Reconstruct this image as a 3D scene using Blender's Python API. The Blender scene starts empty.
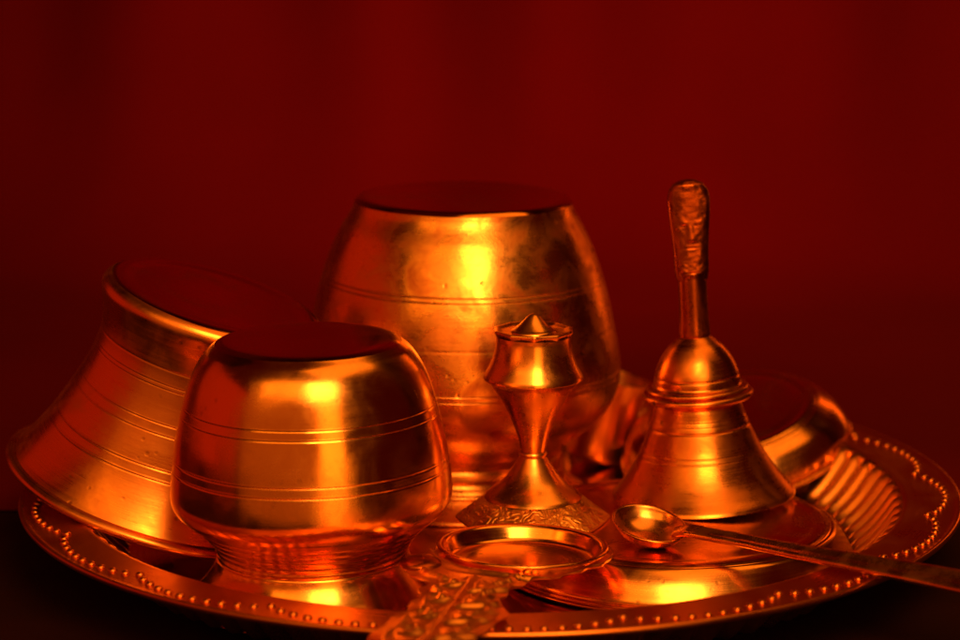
import bpy, bmesh, math, random
from mathutils import Vector, Matrix, Euler, noise, kdtree
random.seed(7)
S = 0.01                      # everything below is written in centimetres
sc = bpy.context.scene
C = sc.collection
R = math.radians

# ------------------------------------------------------------------ camera
cd = bpy.data.cameras.new('camera'); cam = bpy.data.objects.new('camera', cd); C.objects.link(cam)
sc.camera = cam
cd.sensor_width = 36; cd.lens = 2391.64 / 960 * 36
cam.location = (0, -75 * S, 22.66 * S)
cam.rotation_euler = (R(90) - 0.202541, 0, 0)
cd.clip_start = 0.02; cd.clip_end = 30
cd.dof.use_dof = True; cd.dof.focus_distance = 0.715; cd.dof.aperture_fstop = 9.5

# ------------------------------------------------------------------ world and lamps
w = bpy.data.worlds.new('World'); sc.world = w; w.use_nodes = True
w.node_tree.nodes['Background'].inputs[0].default_value = (1.0, 0.03, 0.008, 1)
w.node_tree.nodes['Background'].inputs[1].default_value = 0.035

def area(name, loc, target, sx, sy, energy, col, spread=180):
    l = bpy.data.lights.new(name, 'AREA'); l.shape = 'RECTANGLE'; l.size = sx * S; l.size_y = sy * S
    l.energy = energy; l.color = col; l.spread = R(spread)
    o = bpy.data.objects.new(name, l); C.objects.link(o); o.location = Vector(loc) * S
    d = Vector(target) - Vector(loc); o.rotation_euler = d.to_track_quat('-Z', 'Y').to_euler()
    return o
area('key_lamp', (11, -58, 50), (0, 0, 4), 30, 26, 2.9, (1, .43, .11))
area('upper_lamp', (-14, -60, 54), (0, 0, 4), 84, 30, 1.5, (1, .33, .035))
area('top_lamp', (24, -14, 74), (4, 0, 0), 72, 42, 1.4, (1, .32, .035))
area('strip_lamp', (17, -62, 16), (0, 0, 4), 20, 40, 0.65, (1, .33, .035))
area('front_lamp', (-28, -84, 22), (0, 0, 5), 124, 62, .78, (1, .225, .018))
area('side_lamp', (-85, 0, 24), (0, 0, 4), 112, 60, 0.65, (1, .05, .002))
area('rim_lamp', (42, 50, 16), (0, 0, 5), 5, 40, 0.17, (1, .16, .01))
sp = bpy.data.lights.new('backdrop_lamp', 'SPOT'); sp.energy = 42; sp.color = (1, .12, .05); sp.spot_size = R(41); sp.spot_blend = 1; sp.shadow_soft_size = .12
so = bpy.data.objects.new('backdrop_lamp', sp); C.objects.link(so); so.location = (0.06, -.20, .95)
so.rotation_euler = (Vector((.04, .62, .11)) - so.location).to_track_quat('-Z', 'Y').to_euler()

sc.view_settings.view_transform = 'Standard'; sc.view_settings.look = 'None'
sc.view_settings.exposure = 0; sc.view_settings.gamma = 1

# ------------------------------------------------------------------ materials
class NT:
    def __init__(s, name):
        s.m = bpy.data.materials.new(name); s.m.use_nodes = True; s.t = s.m.node_tree
        s.b = s.t.nodes['Principled BSDF']
    def n(s, typ, **kw):
        o = s.t.nodes.new(typ)
        for k, v in kw.items():
            if k.startswith('i_'):
                key = k[2:]; key = int(key) if key.isdigit() else key.replace('_', ' ')
                o.inputs[key].default_value = v
            else: setattr(o, k, v)
        return o
    def l(s, a, b): s.t.links.new(a, b)
    def math(s, op, a, b=None, clamp=False):
        o = s.n('ShaderNodeMath', operation=op, use_clamp=clamp)
        for i, v in enumerate((a, b)):
            if v is None: continue
            if isinstance(v, (int, float)): o.inputs[i].default_value = v
            else: s.l(v, o.inputs[i])
        return o.outputs[0]
    def rng(s, v, a, b, c, d):
        o = s.n('ShaderNodeMapRange'); s.l(v, o.inputs[0])
        for i, x in enumerate((a, b, c, d)): o.inputs[i + 1].default_value = x
        return o.outputs[0]
    def mix(s, f, a, b):
        o = s.n('ShaderNodeMix', data_type='RGBA'); s.l(f, o.inputs[0])
        for i, v in ((6, a), (7, b)):
            if isinstance(v, tuple): o.inputs[i].default_value = (*v, 1)
            else: s.l(v, o.inputs[i])
        return o.outputs[2]

def brass(name, base=(.93, .43, .09), rough=.24, streak=.12, tarnish=.5, tscale=70, spun=True,
          pits=.0, bump=.12, relief=0, reliefscale=180, dark=(.50, .10, .015), seed=0.0, fine=1.0):
    N = NT(name)
    tc = N.n('ShaderNodeTexCoord').outputs['Object']
    sep = N.n('ShaderNodeSeparateXYZ'); N.l(tc, sep.inputs[0]); X, Y, Z = sep.outputs
    off = N.n('ShaderNodeVectorMath', operation='ADD'); N.l(tc, off.inputs[0]); off.inputs[1].default_value = (seed, seed * .7, -seed)
    P = off.outputs[0]
    if spun:
        r = N.math('SQRT', N.math('ADD', N.math('MULTIPLY', X, X), N.math('MULTIPLY', Y, Y)))
        an = N.math('ARCTAN2', X, N.math('MULTIPLY', Y, -1))
        cmb = N.n('ShaderNodeCombineXYZ')
        N.l(N.math('MULTIPLY', an, 1.1), cmb.inputs[0]); N.l(N.math('MULTIPLY', Z, 1900), cmb.inputs[1]); N.l(N.math('MULTIPLY', r, 1400), cmb.inputs[2])
        st = N.n('ShaderNodeTexNoise', i_Scale=1.0, i_Detail=4.0, i_Roughness=.65); N.l(cmb.outputs[0], st.inputs['Vector'])
    else:
        st = N.n('ShaderNodeTexNoise', i_Scale=900.0, i_Detail=3.0); N.l(P, st.inputs['Vector'])
    streakv = st.outputs['Fac']
    bl = N.n('ShaderNodeTexNoise', i_Scale=float(tscale), i_Detail=6.0, i_Roughness=.62, i_Distortion=.7); N.l(P, bl.inputs['Vector'])
    big = N.n('ShaderNodeTexNoise', i_Scale=float(tscale) * .28, i_Detail=3.0, i_Distortion=.4); N.l(P, big.inputs['Vector'])
    t = N.math('MULTIPLY', N.rng(bl.outputs['Fac'], .46, .66, 0, 1), N.rng(big.outputs['Fac'], .40, .60, .15, 1))
    t = N.math('MULTIPLY', t, tarnish, True)
    col = N.mix(t, base, dark)
    sm = N.n('ShaderNodeTexNoise', i_Scale=float(tscale) * 5, i_Detail=5.0, i_Roughness=.7); N.l(P, sm.inputs['Vector'])
    sc2 = N.math('MULTIPLY', N.rng(sm.outputs['Fac'], .56, .70, 0, .45), tarnish, True)
    col = N.mix(sc2, col, dark)
    ps = None
    if pits:
        v = N.n('ShaderNodeTexVoronoi', i_Scale=260.0); N.l(P, v.inputs['Vector'])
        pm = N.n('ShaderNodeTexNoise', i_Scale=90.0, i_Detail=2.0); N.l(P, pm.inputs['Vector'])
        ps = N.math('MULTIPLY', N.rng(v.outputs['Distance'], .10, .26, 1, 0), N.rng(pm.outputs['Fac'], .60, .66, 0, pits), True)
        col = N.mix(ps, col, (.04, .012, .006))
    N.l(col, N.b.inputs['Base Color'])
    N.b.inputs['Metallic'].default_value = 1
    ro = N.math('ADD', N.rng(streakv, .3, .7, rough - streak * .5, rough + streak * .5), N.math('MULTIPLY', t, .15))
    ro = N.math('ADD', ro, N.rng(bl.outputs['Fac'], .35, .7, -.06, .08), True)
    N.l(ro, N.b.inputs['Roughness'])
    # relief and scratches
    h = N.math('MULTIPLY', streakv, .12 * fine)
    h = N.math('ADD', h, N.math('MULTIPLY', sm.outputs['Fac'], .30))
    h = N.math('ADD', h, N.math('MULTIPLY', t, -.25))
    if ps is not None: h = N.math('ADD', h, N.math('MULTIPLY', ps, -1.5))
    b1 = N.n('ShaderNodeBump', i_Strength=bump, i_Distance=.0004); N.l(h, b1.inputs['Height'])
    out = b1.outputs[0]
    if relief:
        dn = N.n('ShaderNodeTexNoise', i_Scale=float(reliefscale) * .7, i_Detail=1.0); N.l(P, dn.inputs['Vector'])
        mx = N.n('ShaderNodeVectorMath', operation='MULTIPLY_ADD'); N.l(dn.outputs['Color'], mx.inputs[0])
        mx.inputs[1].default_value = (.012, .012, .012); N.l(P, mx.inputs[2])
        wv = N.n('ShaderNodeTexWave', wave_type='RINGS', rings_direction='SPHERICAL', i_Scale=float(reliefscale) * .9, i_Distortion=6.0, i_Detail=1.0); wv.inputs['Detail Scale'].default_value = 1.5
        N.l(mx.outputs[0], wv.inputs['Vector'])
        vo = N.n('ShaderNodeTexVoronoi', feature='SMOOTH_F1', i_Scale=float(reliefscale)); vo.inputs['Smoothness'].default_value = .3
        N.l(mx.outputs[0], vo.inputs['Vector'])
        hh = N.math('ADD', N.rng(wv.outputs['Fac'], .2, .8, 0, .8), N.rng(vo.outputs['Distance'], .1, .7, .8, 0))
        b2 = N.n('ShaderNodeBump', i_Strength=relief, i_Distance=.0009); N.l(hh, b2.inputs['Height']); N.l(out, b2.inputs['Normal'])
        out = b2.outputs[0]
    N.l(out, N.b.inputs['Normal'])
    return N.m

M_big = brass('worn_brass', rough=.28, streak=.04, tarnish=1.0, tscale=85, pits=.5, bump=.4, seed=.13)
M_small = brass('polished_brass', rough=.21, streak=.03, tarnish=.35, tscale=60, pits=.2, bump=.16, seed=.31)
M_cup = brass('brushed_brass', base=(.82, .32, .06), rough=.32, streak=.10, tarnish=.45, tscale=55, pits=.4, bump=.28, seed=.57)
M_bell = brass('bell_bronze', base=(.76, .28, .045), rough=.29, streak=.07, tarnish=.5, tscale=90, pits=1, bump=.2, seed=.83)
M_handle = brass('cast_bronze', base=(.36, .08, .012), rough=.32, streak=.06, tarnish=.8, tscale=160, spun=False, bump=.3, seed=.2)
M_stand = brass('satin_brass', rough=.28, streak=.03, tarnish=.2, tscale=90, bump=.06, seed=.41, spun=False)
M_engr = brass('engraved_brass', rough=.38, streak=.06, tarnish=.3, tscale=120, spun=False, relief=.38, reliefscale=230, seed=.71)
M_engr2 = brass('engraved_lamp_brass', base=(.88, .38, .08), rough=.34, streak=.06, tarnish=.55, tscale=80, spun=False, bump=.08, seed=.9)
M_plate = brass('plate_brass', base=(.66, .21, .035), rough=.33, streak=.05, tarnish=.45, tscale=35, bump=.10, seed=.11)
M_wall = brass('plate_wall_brass', base=(.90, .40, .08), rough=.30, streak=.03, tarnish=.15, tscale=35, bump=.03, seed=.17, spun=False)
M_floor = brass('plate_floor_brass', base=(.74, .25, .05), rough=.13, streak=.06, tarnish=.3, tscale=30, bump=.06, seed=.22)
M_dish = brass('dish_brass', rough=.20, streak=.08, tarnish=.30, tscale=45, pits=.5, bump=.10, seed=.66)
M_soft = brass('soft_brass', base=(.88, .38, .08), rough=.36, streak=.02, tarnish=.0, tscale=60, spun=False, bump=.02, seed=.5)
M_base = brass('smooth_base_brass', base=(.86, .34, .07), rough=.14, streak=.03, tarnish=.25, tscale=60, bump=.06, seed=.37)
M_spoon = brass('spoon_brass', base=(.90, .40, .10), rough=.27, streak=.04, tarnish=.0, tscale=110, spun=False, bump=.03, seed=.49)

def cloth(name, col, col2, scale, rough=.9):
    N = NT(name)
    tc = N.n('ShaderNodeTexCoord').outputs['Object']
    a = N.n('ShaderNodeTexNoise', i_Scale=scale, i_Detail=4.0); N.l(tc, a.inputs['Vector'])
    N.l(N.mix(N.rng(a.outputs['Fac'], .35, .65, 0, 1), col, col2), N.b.inputs['Base Color'])
    N.b.inputs['Roughness'].default_value = rough
    N.b.inputs['Specular IOR Level'].default_value = .1
    wv = N.n('ShaderNodeTexNoise', i_Scale=1500.0, i_Detail=2.0); N.l(tc, wv.inputs['Vector'])
    b = N.n('ShaderNodeBump', i_Strength=.3, i_Distance=.0005); N.l(wv.outputs['Fac'], b.inputs['Height']); N.l(b.outputs[0], N.b.inputs['Normal'])
    return N.m
M_red = cloth('red_cloth', (.115, .0012, .0008), (.095, .0010, .0007), 6.0)
M_black = cloth('black_cloth', (.011, .0015, .001), (.016, .002, .0015), 30.0)

# ------------------------------------------------------------------ helpers
def link(name, bm, m, parent=None, smooth=True, sharp=None):
    me = bpy.data.meshes.new(name)
    bmesh.ops.recalc_face_normals(bm, faces=bm.faces)
    for v in bm.verts: v.co *= S
    bm.to_mesh(me); bm.free()
    if smooth:
        me.polygons.foreach_set('use_smooth', [True] * len(me.polygons))
        if sharp: me.set_sharp_from_angle(angle=R(sharp))
    me.materials.append(m)
    o = bpy.data.objects.new(name, me); C.objects.link(o)
    if parent: o.parent = parent
    return o
def thing(name, label, cat, loc, rot=None, group=None):
    o = bpy.data.objects.new(name, None); C.objects.link(o); o.empty_display_size = .01
    o.location = Vector(loc) * S
    if rot is not None: o.rotation_euler = rot
    o['label'] = label; o['category'] = cat
    if group: o['group'] = group
    return o
def axis_rot(tx, ty, spin=0):
    n = Vector((math.tan(tx), math.tan(ty), 1)).normalized()
    return (Vector((0, 0, 1)).rotation_difference(n).to_matrix() @ Matrix.Rotation(spin, 3, 'Z')).to_euler()

def resample(pts, step=.05, smooth=True):
    """Catmull-Rom through the profile; a point written twice stays a hard corner."""
    segs = [[pts[0]]]
    for a, b in zip(pts, pts[1:]):
        if a == b: segs.append([b])
        else: segs[-1].append(b)
    out = []
    for s in segs:
        if len(s) < 2: continue
        P = [Vector(p) for p in s]
        P = [P[0] * 2 - P[1]] + P + [P[-1] * 2 - P[-2]]
        for i in range(1, len(P) - 2):
            p0, p1, p2, p3 = P[i - 1:i + 3]
            n = max(1, int((p2 - p1).length / step))
            for k in range(n):
                t = k / n
                if smooth and len(s) > 2:
                    # centripetal-ish via scaled tangents
                    d = (p2 - p1).length
                    m1 = (p2 - p0) * (d / max((p2 - p0).length, 1e-6)); m2 = (p3 - p1) * (d / max((p3 - p1).length, 1e-6))
                    q = p1 * (2*t**3 - 3*t**2 + 1) + m1 * (t**3 - 2*t**2 + t) + p2 * (-2*t**3 + 3*t**2) + m2 * (t**3 - t**2)
                else: q = p1.lerp(p2, t)
                out.append((q.x, q.y))
        out.append((P[-2].x, P[-2].y))
    res = [out[0]]
    for q in out[1:]:
        if abs(q[0] - res[-1][0]) + abs(q[1] - res[-1][1]) > 1e-5: res.append(q)
    return res
def grooves(prof, gl):
    """gl: (z, depth, width) turned lines; negative depth = raised bead"""
    res = []
    for i, (r, z) in enumerate(prof):
        a = prof[max(0, i - 1)]; b = prof[min(len(prof) - 1, i + 1)]
        tx, tz = b[0] - a[0], b[1] - a[1]; L = math.hypot(tx, tz) or 1
        nx, nz = abs(tz / L), -tx / L * (1 if tz > 0 else -1)
        d = sum(dp * math.exp(-((z - gz) / wd) ** 2) for gz, dp, wd in gl)
        res.append((max(0, r - d * nx), z - d * nz * .3))
    return res
def lathe(prof, seg=160, wob=0., seed=0., inner=0., facets=0, soft=1.):
    bm = bmesh.new()
    pr = list(prof)
    if inner:    # a thin wall: turn round at the last point and come back inside
        pr = pr + [(max(0, r - inner), z + inner * .2 if z > .3 else z + inner * .5) for r, z in reversed(prof) if r > inner * 1.2]
    rows = []
    for r, z in pr:
        if r < 1e-4: rows.append([bm.verts.new((0, 0, z))]); continue
        row = []
        for k in range(seg):
            a = 2 * math.pi * k / seg
            rr = r
            if facets:
                b = (a % (2 * math.pi / facets)) - math.pi / facets
                rr = r * (1 + soft * (math.cos(math.pi / facets) / math.cos(b) - 1))
            if wob: rr += wob * noise.noise(Vector((math.cos(a) * r * .35 + seed, math.sin(a) * r * .35, z * .35)))
            row.append(bm.verts.new((rr * math.sin(a), -rr * math.cos(a), z)))
        rows.append(row)
    for A, B in zip(rows, rows[1:]):
        if len(A) == 1 and len(B) == 1: continue
        for k in range(seg):
            j = (k + 1) % seg
            if len(A) == 1: bm.faces.new((A[0], B[j], B[k]))
            elif len(B) == 1: bm.faces.new((A[k], A[j], B[0]))
            else: bm.faces.new((A[k], A[j], B[j], B[k]))
    return bm
BALLS = {}
def ball(bm, c, r, sx=1, sy=1, sz=1, seg=10, rings=6):
    if (seg, rings) not in BALLS:
        V = [(0, 0, 1)] + [(math.sin(math.pi * i / rings) * math.cos(2 * math.pi * k / seg), math.sin(math.pi * i / rings) * math.sin(2 * math.pi * k / seg), math.cos(math.pi * i / rings)) for i in range(1, rings) for k in range(seg)] + [(0, 0, -1)]
        F = []
        for k in range(seg):
            j = (k + 1) % seg
            F.append((0, 1 + k, 1 + j))
            for i in range(rings - 2): F.append((1 + i * seg + k, 1 + (i + 1) * seg + k, 1 + (i + 1) * seg + j, 1 + i * seg + j))
            F.append((1 + (rings - 2) * seg + k, len(V) - 1, 1 + (rings - 2) * seg + j))
        BALLS[(seg, rings)] = (V, F)
    V, F = BALLS[(seg, rings)]
    vs = [bm.verts.new((c[0] + x * r * sx, c[1] + y * r * sy, c[2] + z * r * sz)) for x, y, z in V]
    for f in F: bm.faces.new([vs[q] for q in f])
def torus_prof(R0, z, a, b, n=20):
    return [(R0 + a * math.cos(t), z + b * math.sin(t)) for t in [2 * math.pi * i / n for i in range(n + 1)]]

# ------------------------------------------------------------------ the setting
bm = bmesh.new()
nx = 260
path = [(4.0, -.22), (20, -.22), (42, -.2)] + [(42 + 18 * math.sin(R(a)), 17.8 - 18 * math.cos(R(a))) for a in range(10, 91, 8)] + [(62, z) for z in range(24, 210, 8)]
vs = []
for i in range(nx + 1):
    x = -230 + 460 * i / nx; row = []
    for y, z in path:
        f = min(1, max(0, (y - 30) / 30))
        yy = y + f * (3.4 * math.sin(x * .16 + .6 * math.sin(x * .037)) + 1.9 * math.sin(x * .41 + z * .006) + 3 * noise.noise(Vector((x * .03, z * .008, 2))))
        row.append(bm.verts.new((x, yy, z)))
    vs.append(row)
for i in range(nx):
    for j in range(len(path) - 1): bm.faces.new((vs[i][j], vs[i + 1][j], vs[i + 1][j + 1], vs[i][j + 1]))
o = link('backdrop', bm, M_red); o['kind'] = 'structure'
bm = bmesh.new()
bmesh.ops.create_cube(bm, size=1, matrix=Matrix.Translation((0, 10, -2.3)) @ Matrix.Diagonal((200, 96, 4, 1)))
bmesh.ops.bevel(bm, geom=bm.edges[:], offset=.8, segments=4, affect='EDGES', profile=.5)
o = link('table', bm, M_black); o['kind'] = 'structure'

# ------------------------------------------------------------------ the big plate
PX = .33
plate = thing('plate', 'large round brass plate with beaded rim and fluted wall, under all the vessels', 'plate', (PX, 0, 0))
pr = resample([(0, -.02), (6, -.02), (10.9, -.01), (11.4, .03), (11.66, .10)], .25)
link('floor', lathe(pr, 200), M_floor, plate)
# fluted wall
bm = bmesh.new(); NF = 90; SEG = NF * 10; T = 18
rows = []
for side in (0, 1):
    for q in range(T + 1):
        t = q / T if side == 0 else 1 - q / T
        r0 = 11.66 + 1.54 * (t ** .85); z0 = .10 + 1.72 * (t ** 1.25)
        row = []
        for k in range(SEG):
            a = 2 * math.pi * k / SEG
            am = .15 * min(1, 8 * t + .2, 8 * (1 - t) + .1)
            d = am * math.cos(NF * a)
            r = r0 + d * .75; z = z0 - d * .65
            if side: r += .10; z -= .09
            row.append(bm.verts.new((r * math.cos(a), r * math.sin(a), z)))
        rows.append(row)
for A, B in zip(rows, rows[1:]):
    for k in range(SEG):
        j = (k + 1) % SEG; bm.faces.new((A[k], A[j], B[j], B[k]))
link('fluted_wall', bm, M_wall, plate)
# rim: flat band, rolled edge and scalloped rows of beads
pr = resample([(13.19, 1.81), (13.3, 1.885), (13.45, 1.88), (14.0, 1.86), (14.6, 1.85), (14.82, 1.86), (14.93, 1.93), (15.03, 1.92), (15.06, 1.82), (15.0, 1.74), (14.9, 1.72), (14.5, 1.74), (13.4, 1.72), (13.3, 1.66)], .06)
bm = lathe(pr, 240)
NS, NB = 18, 10
for s in range(NS):
    L = [0]; Q = []
    for q in range(201):
        u = q / 200; a = R(4.5) + 2 * math.pi * (s + u) / NS; rr = 14.02 + .54 * (math.sin(math.pi * u) ** .7)
        Q.append(Vector((rr * math.cos(a), rr * math.sin(a), 1.865)))
        if q: L.append(L[-1] + (Q[q] - Q[q - 1]).length)
    for b in range(1, NB + 1):
        tl = L[-1] * b / (NB + 1); q = min(range(201), key=lambda k: abs(L[k] - tl))
        ball(bm, Q[q], .135, 1, 1, .72, 12, 8)
    a = R(4.5) + 2 * math.pi * s / NS
    ball(bm, Vector((14.02 * math.cos(a), 14.02 * math.sin(a), 1.865)), .135, 1, 1, .8, 12, 8)
link('beaded_rim', bm, M_plate, plate)

# ------------------------------------------------------------------ pots standing upside down
def pot(name, label, loc, rot, base_pr, body_pr, neck_pr, m, gl=(), ngl=(), wob=.05, seed=0., group=None):
    t = thing(name, label, 'pot', loc, rot, group)
    link('base', lathe(resample(base_pr, .06), 160, wob * .5, seed), M_base, t)
    link('body', lathe(grooves(resample(body_pr, .014), gl), 180, wob, seed), m, t)
    link('neck', lathe(grooves(resample(neck_pr, .03), ngl), 160, wob * .4, seed, inner=.12), m, t)
    return t
def dbl(z, d=.035, wd=.035, gap=.11): return [(z, d * .42, .018), (z + gap, d * .42, .018), (z + .03, -d * .18, .02), (z + gap + .03, -d * .18, .02)]

pot('brass_pot', 'largest round-bellied brass pot, upside down behind the incense stand, mottled with wear',
    (-.65, 5.6, 0), axis_rot(R(.6), 0),
    [(0, 10.40), (2.5, 10.42), (3.45, 10.44), (3.62, 10.40), (3.74, 10.28)],
    [(3.72, 10.28), (3.82, 10.0), (4.2, 9.3), (4.60, 8.35), (4.92, 7.35), (5.18, 6.3), (5.38, 5.3), (5.44, 4.6), (5.36, 3.9), (5.05, 3.25), (4.5, 2.65), (3.95, 2.2), (3.62, 1.95)],
    [(3.62, 1.95), (3.46, 1.7), (3.5, 1.3), (3.56, .9), (3.78, .55), (4.15, .25), (4.4, .1), (4.42, .0)],
    M_big, dbl(7.62, .04, .035, .16) + dbl(4.45, .04, .035, .2) + [(6.1, .004, .05)], [(1.6, .05, .06), (1.15, .05, .06), (.75, .04, .05)], .10, 3.3)

pot('brass_pot', 'smaller squat brass pot with pinched neck, upside down at the front of the plate',
    (-5.0, -6.0, 0), axis_rot(R(-.6), 0),
    [(0, 7.92), (2.0, 7.94), (2.55, 7.92), (2.75, 7.84)],
    [(2.75, 7.84), (3.02, 7.62), (3.32, 7.2), (3.56, 6.65), (3.78, 5.9), (4.0, 5.0), (4.12, 4.2), (4.20, 3.4), (4.17, 3.1), (4.06, 2.88), (3.88, 2.68)],
    [(3.88, 2.68), (3.62, 2.46), (3.34, 2.2), (3.08, 1.9), (2.92, 1.62), (2.88, 1.38), (2.98, 1.08), (3.22, .70), (3.54, .34), (3.80, .10), (3.86, 0)],
    M_small, dbl(5.75, .028, .03, .28) + dbl(4.15, .028, .03, .3), [(2.42, .04, .04), (2.2, .045, .04), (1.98, .045, .04), (1.76, .04, .04), (1.56, .035, .035), (1.38, .03, .03)], .07, 8.1)

t = thing('brass_tumbler', 'flared brass tumbler, upside down, tilted, wide lip over the left edge of the plate', 'tumbler', (-10.37, -.07, 1.67), axis_rot(.305, -.068))
link('base', lathe(resample([(0, 6.70), (2.6, 6.74), (3.1, 6.78), (3.3, 6.76), (3.36, 6.73)], .06), 160, .04, 4), M_base, t)
link('body', lathe(grooves(resample([(3.36, 6.73), (3.52, 6.60), (3.60, 6.38), (3.54, 6.1), (3.38, 5.6), (3.3, 4.9), (3.38, 4.1), (3.56, 3.3), (3.82, 2.5), (4.12, 1.7), (4.45, 1.0), (4.72, .5), (4.86, .28)], .016),
    dbl(4.4, .02, .025, .13) + dbl(3.05, .025, .03, .32) + dbl(1.75, .03, .03, .32) + [(5.0, .012, .03)]), 180, .06, 5, inner=.12), M_cup, t)
link('lip', lathe(resample([(4.84, .30), (5.0, .26), (5.1, .14), (5.08, .02), (4.95, -.03), (4.8, .05)], .03), 180, .03, 5), M_cup, t)

# ------------------------------------------------------------------ dishes lying upside down
def dish(name, label, loc, rot, r, h, ring, m, seed, side):
    t = thing(name, label, 'dish', loc, rot)
    a = ring * 1.05; b = r - a
    link('base', lathe(resample([(0, h - .01), (ring * .8, h - .03), (ring * .93, h - .05), (ring * .965, h - .035), (ring, h - .035), (ring * 1.03, h - .055), (a, h - .09)], .04), 200, .05, seed), m, t)
    link('side', lathe(resample([(a, h - .09), (a + b * .08, h - .12), (a + b * .14, h - .11)] + side + [(r * .965, .14), (r * .965, .14), (r * .985, .12)], .03), 200, .05, seed, inner=.12), m, t)
    link('lip', lathe(torus_prof(r * .985, .07, .09, .07), 200), m, t)
    return t
dish('serving_dish', 'wide shallow brass dish, upside down under the hand bell and the spoon', (6.05, -2.3, .02), axis_rot(0, 0), 5.85, 1.36, 4.7, M_dish, 2.2, [(5.2, 1.15), (5.45, .85), (5.66, .5), (5.76, .25)])
dish('serving_dish', 'brass dish tipped upside down behind the hand bell, against the wall of the plate', (9.1, 7.4, 1.12), axis_rot(-.211, -.224), 4.1, 1.55, 2.85, M_dish, 6.6, [(3.3, 1.32), (3.62, 1.04), (3.86, .68), (4.0, .36), (4.03, .22)])

# ------------------------------------------------------------------ little cup between the big pot and the bell
t = thing('brass_cup', 'small plain brass cup leaning between the largest pot and the hand bell', 'cup', (4.2, 9.7, .1), axis_rot(R(12), R(2)))
link('body', lathe(resample([(0, .02), (.85, .02), (1.02, .08), (1.1, .3), (1.18, 1.4), (1.32, 2.6), (1.42, 3.1)], .05), 96, 0, 1, inner=.07), M_soft, t)
link('lip', lathe(torus_prof(1.42, 3.12, .06, .05), 96), M_dish, t)

# ------------------------------------------------------------------ hand bell
t = thing('hand_bell', 'bronze hand bell with an embossed handle standing on the wide upturned dish', 'bell', (7.25, .3, 1.42), axis_rot(R(-3.6), R(.5)))
link('bell_body', lathe(grooves(resample([(1.30, 3.22), (1.40, 3.05), (1.50, 2.7), (1.66, 2.25), (1.86, 1.75), (2.12, 1.25), (2.44, .75), (2.73, .38), (2.96, .11), (3.02, 0)], .016),
    dbl(2.55, .02, .03, .14) + dbl(1.45, .025, .03, .16) + [(2.35, .03, .03)]), 180, .03, 2, inner=.16), M_bell, t)
link('shoulder_ring', lathe(resample([(1.3, 3.2), (1.55, 3.2), (1.72, 3.24), (1.80, 3.34), (1.76, 3.44), (1.62, 3.48), (1.55, 3.50), (1.66, 3.54), (1.62, 3.62), (1.45, 3.68), (1.40, 3.76)], .03), 160, .015, 2), M_bell, t)
link('dome', lathe(grooves(resample([(1.40, 3.74), (1.38, 3.9), (1.30, 4.2), (1.12, 4.6), (.86, 4.95), (.62, 5.16), (.50, 5.26), (.44, 5.3)], .016), [(3.98, .03, .03)]), 140, .02, 3), M_bell, t)
hd = link('handle', lathe(resample([(.40, 5.2), (.50, 5.28), (.50, 5.4), (.47, 5.9), (.46, 6.5), (.45, 7.2), (.44, 7.4), (0, 7.4)], .05), 64, .01, 3), M_handle, t)
# flattened grip with its raised border and worn face
bm = bmesh.new()
def grip_w(h): # half width by height 0..3.2
    pts = [(0, .50), (.3, .55), (.9, .56), (1.5, .60), (2.1, .66), (2.6, .68), (2.9, .62), (3.1, .47), (3.2, .25), (3.24, .0)]
    for (a, b), (c, d) in zip(pts, pts[1:]):
        if h <= c: return b + (d - b) * (h - a) / (c - a)
    return 0
NU, NV = 96, 130
rows = []
def relief(x, z):
    """height of the worn face on the front of the grip, x across, z up (0..3.2)"""
    g = lambda cx, cz, sx, sz, a: a * math.exp(-((x - cx) / sx) ** 2 - ((z - cz) / sz) ** 2)
    h = -.10 * (1 / (1 + math.exp(-(1 - ((x / .50) ** 4 + ((z - 1.75) / 1.25) ** 4)) * 6)))  # sunk panel
    h += g(0, 1.55, .10, .30, .15) + g(.0, 1.38, .17, .10, .09)              # nose
    h += g(-.22, 1.88, .14, .06, .09) + g(.22, 1.88, .14, .06, .09)           # brow
    h += g(-.21, 1.70, .07, .05, .06) + g(.21, 1.70, .07, .05, .06)           # eyes
    h -= g(-.21, 1.78, .10, .03, .05) + g(.21, 1.78, .10, .03, .05)
    h += g(0, 1.12, .20, .045, .08) + g(0, 1.0, .16, .04, .07) - g(0, 1.06, .2, .025, .07)  # mouth
    h += g(-.34, 1.35, .10, .22, .06) + g(.34, 1.35, .10, .22, .06)           # cheeks
    h += .03 * max(0, math.sin(z * 16 + 3 * math.cos(x * 5))) * math.exp(-((z - 2.3) / .16) ** 2)   # hair bands
    h += .045 * math.sin(x * 24) * math.sin(z * 30) * math.exp(-((z - .38) / .16) ** 2) # chased collar
    h += .03 * math.exp(-((z - .62) / .03) ** 2) + .035 * math.exp(-((z - .12) / .05) ** 2)
    h *= .8 + .9 * noise.noise(Vector((x * 2.5, z * 2, 7)))
    h += .07 * noise.noise(Vector((x * 5, z * 5, 1))) + .02 * noise.noise(Vector((x * 13, z * 13, 4)))
    return h
for i in range(NV + 1):
    z = 3.24 * (1 - (1 - i / NV) ** 1.25)
    wd = grip_w(z); dp = .36 * min(1, (wd / .5) ** .7) if wd > 0 else 0
    row = []
    for k in range(NU):
        a = 2 * math.pi * k / NU
        cx, sy = math.sin(a), -math.cos(a)
        x = wd * math.copysign(abs(cx) ** .75, cx); y = dp * math.copysign(abs(sy) ** .75, sy)
        if sy < 0:
            y -= .24 * relief(x, z) * min(1, (-sy) * 1.6) * min(1, wd / .4)
        row.append(bm.verts.new((x, y, 7.12 + z)))
    rows.append(row)
for A, B in zip(rows, rows[1:]):
    for k in range(NU):
        j = (k + 1) % NU; bm.faces.new((A[k], A[j], B[j], B[k]))
bm.faces.new(rows[0])
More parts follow.
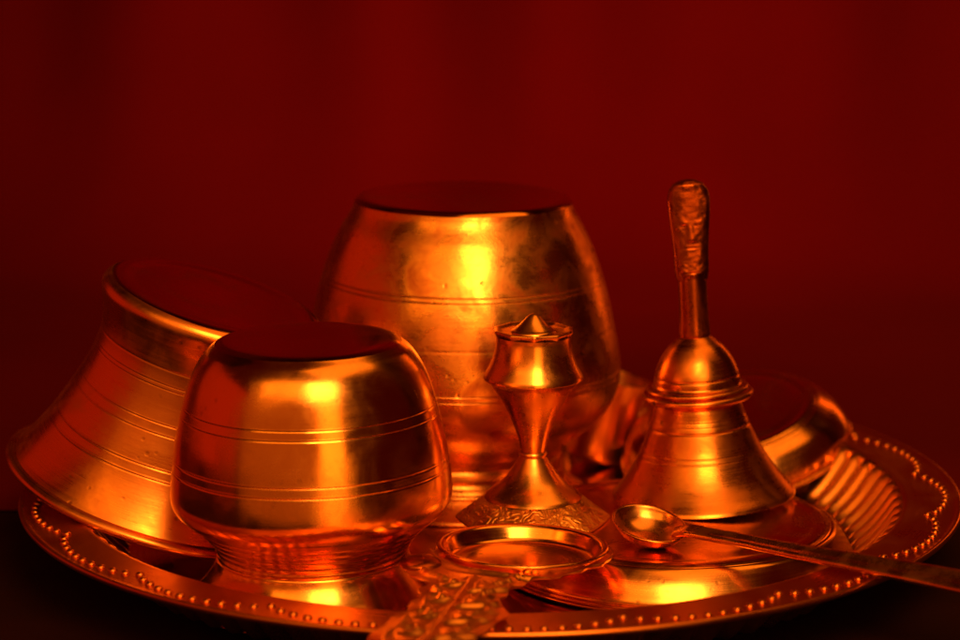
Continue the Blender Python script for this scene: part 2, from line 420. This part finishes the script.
bmesh.ops.remove_doubles(bm, verts=bm.verts, dist=.0005)
o = link('face_relief', bm, M_handle, hd); o['label'] = 'flattened grip end with a worn embossed face'

# ------------------------------------------------------------------ incense stand with finial
t = thing('incense_stand', 'faceted brass stand with a pointed finial, slim stem and engraved octagonal base', 'stand', (1.66, -2.4, 1.36), axis_rot(0, 0))
FR = 8
ob = link('base', lathe([(0, .02), (2.2, .0), (2.42, .02), (2.44, .10), (2.36, .16), (1.62, .72), (1.50, .76)], FR * 12, 0, 0, facets=FR, soft=.7), M_engr, t, True, 25)
link('foot', lathe(resample([(1.54, .74), (1.46, .84), (1.22, 1.04), (.97, 1.25), (.73, 1.54), (.54, 1.82), (.42, 2.02), (.39, 2.08), (.39, 2.08), (.44, 2.08), (.45, 2.14), (.40, 2.2)], .04), 120, .01, 2), M_stand, t)
link('stem', lathe(resample([(.38, 2.18), (.40, 2.28), (.50, 2.7), (.72, 3.3), (1.02, 3.9), (1.35, 4.36), (1.56, 4.55)], .05), FR * 16, 0, 0, facets=10, soft=.12), M_stand, t)
cupo = link('cup', lathe([(1.56, 4.55), (1.57, 4.60)] + resample([(1.50, 4.72), (1.33, 5.05), (1.22, 5.4), (1.17, 5.75), (1.18, 5.92)], .04), FR * 20, 0, 0, facets=10, soft=.12), M_stand, t)
link('rim', lathe(resample([(1.17, 5.90), (1.22, 5.98), (1.27, 6.04), (1.27, 6.10), (1.22, 6.12), (1.14, 6.10), (1.04, 6.05), (.8, 6.02), (.6, 6.02)], .04), FR * 20, 0, 0, facets=10, soft=1.1), M_stand, t)
link('finial', lathe(resample([(.72, 6.0), (.69, 6.07), (.60, 6.12), (.42, 6.27), (.24, 6.46), (.11, 6.57), (0, 6.60)], .03), 72), M_stand, t)

# ------------------------------------------------------------------ lamp with engraved handle
DX, DY, DZ = 1.25, -7.55, 1.46
t = thing('oil_lamp', 'shallow round oil lamp with broad engraved handle reaching over the front rim', 'oil lamp', (DX, DY, DZ), (R(-2.2), R(1.0), 0))
link('bowl', lathe(resample([(0, .13), (1.75, .13), (2.02, .15), (2.12, .22), (2.22, .40), (2.32, .58), (2.40, .63), (2.50, .62), (2.53, .57), (2.47, .50), (2.38, .40), (2.25, .25), (2.05, .14)], .05), 160, .03, 7), M_dish, t)
out_r = [(2.52, .55), (2.60, -.2), (2.38, -.75), (2.25, -1.15), (1.85, -1.45), (1.62, -1.85), (1.15, -2.1), (.85, -2.5), (.2, -2.75), (-.1, -3.4), (-.45, -3.75), (-.55, -4.5), (-.85, -5.0), (-.65, -5.75), (-.5, -6.3), (-.8, -6.9), (-1.0, -7.5), (-1.3, -8.3), (-1.55, -9.3), (-2.2, -10.2)]
out_l = [(-3.0, -10.4), (-3.75, -9.8), (-4.15, -8.9), (-4.1, -8.0), (-3.75, -7.2), (-3.6, -6.4), (-3.2, -5.8), (-3.15, -5.0), (-2.85, -4.4), (-2.95, -3.7), (-2.6, -3.1), (-3.05, -2.6), (-3.35, -1.95), (-3.4, -1.2), (-3.1, -.6), (-2.6, -.25), (-2.5, .5), (-2.2, 1.3), (-1.5, 2.05), (-.5, 2.5), (.6, 2.45), (1.6, 2.0), (2.2, 1.35)]
poly = out_r + out_l
def closed_spline(P, n=5):
    o = []
    L = len(P)
    for i in range(L):
        p0, p1, p2, p3 = [Vector(P[(i + k) % L]) for k in (-1, 0, 1, 2)]
        for k in range(n):
            u = k / n
            o.append(.5 * ((2*p1) + (p2-p0)*u + (2*p0-5*p1+4*p2-p3)*u*u + (3*p1-p0-3*p2+p3)*u**3))
    return o
ol = closed_spline(poly)
bm = bmesh.new()
def ins(P, d):
    L = len(P); q = []
    for i in range(L):
        a, b = P[i - 1], P[(i + 1) % L]; tv = (b - a).normalized(); q.append(P[i] + Vector((-tv.y, tv.x)) * d)
    return q
area2 = sum(ol[i - 1].x * ol[i].y - ol[i].x * ol[i - 1].y for i in range(len(ol)))
sg = 1 if area2 > 0 else -1
lv = [(ol, .0), (ins(ol, -.04 * sg), .06), (ins(ol, -.02 * sg), .14), (ins(ol, .06 * sg), .19), (ins(ol, .14 * sg), .17), (ins(ol, .2 * sg), .13)]
def crown(x, y): return 0 if y > -1.8 else -.10 * ((x + 1.0 - .16 * (y + 2)) / 1.3) ** 2 * min(1, (-1.8 - y))
rows = [[bm.verts.new((p.x, p.y, z + .27)) for p in P] for P, z in lv]
for A, B in zip(rows, rows[1:]):
    for k in range(len(A)):
        j = (k + 1) % len(A); bm.faces.new((A[k], A[j], B[j], B[k]))
for q, z in ((-1, .40), (0, .27)):     # top and bottom faces, open in the middle where the bowl sits
    ring = [bm.verts.new((2.3 * math.cos(2 * math.pi * k / 72), 2.3 * math.sin(2 * math.pi * k / 72), z)) for k in range(72)]
    re_ = [bm.edges.new((ring[k], ring[(k + 1) % 72])) for k in range(72)]
    st_ = set(rows[q]); ed = [e for e in bm.edges if e.verts[0] in st_ and e.verts[1] in st_] + re_
    res = bmesh.ops.triangle_fill(bm, edges=ed, use_beauty=True)
    if q == -1:
        pass
curve = []
def scroll(cx, cy, r0, turns, dirn, ph):
    for i in range(90):
        u = i / 89; a = ph + dirn * turns * 2 * math.pi * u; rr = r0 * (1 - .85 * u); curve.append((cx + rr * math.cos(a), cy + rr * math.sin(a)))
for k in range(5):
    y = -3.4 - k * 1.5; xc = -1.40 - .30 * k
    scroll(xc - .72, y, .56, 1.15, -1, .4); scroll(xc + .66, y - .35, .50, 1.15, 1, 2.7)
    for i in range(40):
        u = i / 39; curve.append((xc - .05 - .3 * u, y + .4 - 1.5 * u))
        curve.append((xc - .1 + .95 * u, y - 1.05 + .35 * u * u))
for i in range(300):
    a = 2 * math.pi * i / 300; curve.append((2.75 * math.cos(a), 2.75 * math.sin(a)))
for P_ in ins(ol, .42 * sg): curve.append((P_.x, P_.y))
kd = kdtree.KDTree(len(curve))
for i, q in enumerate(curve): kd.insert((q[0], q[1], 0), i)
kd.balance()
border = set(v for R_ in rows for v in R_)
for it in range(7):
    top = [e for e in bm.edges if e.calc_length() > .10 and all(v.co.z > .33 for v in e.verts) and not all(v in border for v in e.verts)]
    if not top: break
    bmesh.ops.subdivide_edges(bm, edges=top, cuts=1)
    bmesh.ops.triangulate(bm, faces=[f for f in bm.faces if len(f.verts) > 4])
for v in bm.verts:
    if v in border or v.co.z < .33: continue
    d = kd.find((v.co.x, v.co.y, 0))[2]
    v.co.z = .40 + .13 * math.exp(-(d / .115) ** 2)
for v in bm.verts:
    if v.co.z > .30: v.co.z += crown(v.co.x, v.co.y)
link('engraved_handle', bm, M_engr2, t, True)
# small rounded thumb lobe on the left of the bowl
bm = bmesh.new(); ball(bm, Vector((-2.95, -1.5, .36)), .62, 1.05, 1.0, .42, 32, 16)
link('thumb_rest', bm, M_handle, t)

# ------------------------------------------------------------------ spoon
def frame_at(d, up=Vector((0, 0, 1))):
    d = d.normalized(); s = d.cross(up).normalized(); u = s.cross(d); return d, s, u
bc = Vector((5.08, -5.0, 1.42))
hdir = Vector((.735, -.678, 0))
t = thing('ladle_spoon', 'small brass spoon with round bowl, its long handle reaching out past the right rim', 'spoon', bc)
bm = lathe(resample([(0, .0), (.5, .07), (.84, .25), (1.02, .48), (1.09, .63), (1.03, .635), (.94, .50), (.78, .31), (.45, .13), (0, .07)], .04), 80)
rot = Matrix.Rotation(R(6), 4, 'Y') @ Matrix.Rotation(R(13), 4, 'X')
for v in bm.verts:
    # slightly oval, with a pinched spout where the handle joins
    v.co = Matrix.Rotation(math.atan2(hdir.y, hdir.x), 3, 'Z') @ Vector((v.co.x * 1.10, v.co.y * .98, v.co.z))
    v.co = rot @ v.co
link('bowl', bm, M_spoon, t)
pts = [Vector((.78, -.72, .48)), Vector((1.15, -1.05, .64)), Vector((1.7, -1.55, .68)), Vector((2.8, -2.45, .72)), Vector((4.4, -3.9, .80)), Vector((6.2, -5.45, .90)), Vector((8.2, -7.3, 1.02)), Vector((10.2, -9.3, 1.16)), Vector((11.2, -10.3, 1.2))]
wid = [.22, .27, .25, .25, .28, .35, .42, .38, .15]; thk = [.08, .11, .12, .12, .12, .13, .13, .12, .08]
bm = bmesh.new(); rows = []
n = 12
for i in range(len(pts) - 1):
    p0 = pts[max(0, i - 1)]; p1 = pts[i]; p2 = pts[i + 1]; p3 = pts[min(len(pts) - 1, i + 2)]
    for k in range(n + (1 if i == len(pts) - 2 else 0)):
        u = k / n
        c = .5 * ((2*p1) + (p2-p0)*u + (2*p0-5*p1+4*p2-p3)*u*u + (3*p1-p0-3*p2+p3)*u**3)
        d = (p2 - p1).lerp(p3 - p2 if p3 != p2 else p2 - p1, u * .5)
        d, s, up = frame_at(d)
        # the handle is turned a little towards the camera
        tw = R(-28); s2 = s * math.cos(tw) + up * math.sin(tw); u2 = up * math.cos(tw) - s * math.sin(tw)
        w_ = wid[i] * (1 - u) + wid[i + 1] * u; h_ = thk[i] * (1 - u) + thk[i + 1] * u
        row = []
        for q in range(28):
            a = 2 * math.pi * q / 28
            x = math.copysign(abs(math.cos(a)) ** .7, math.cos(a)) * w_; z = math.copysign(abs(math.sin(a)) ** .8, math.sin(a)) * h_
            if z > 0: z -= .05 * math.exp(-(x / (w_ * .45)) ** 2) * min(1, max(0, (i + u - 1) / 1.5))
            row.append(bm.verts.new(c + s2 * x + u2 * z + Vector((0, 0, .012 * noise.noise(c * 3)))))
        rows.append(row)
for A, B in zip(rows, rows[1:]):
    for k in range(28):
        j = (k + 1) % 28; bm.faces.new((A[k], A[j], B[j], B[k]))
bm.faces.new(rows[0]); bm.faces.new(rows[-1])
link('handle', bm, M_spoon, t)
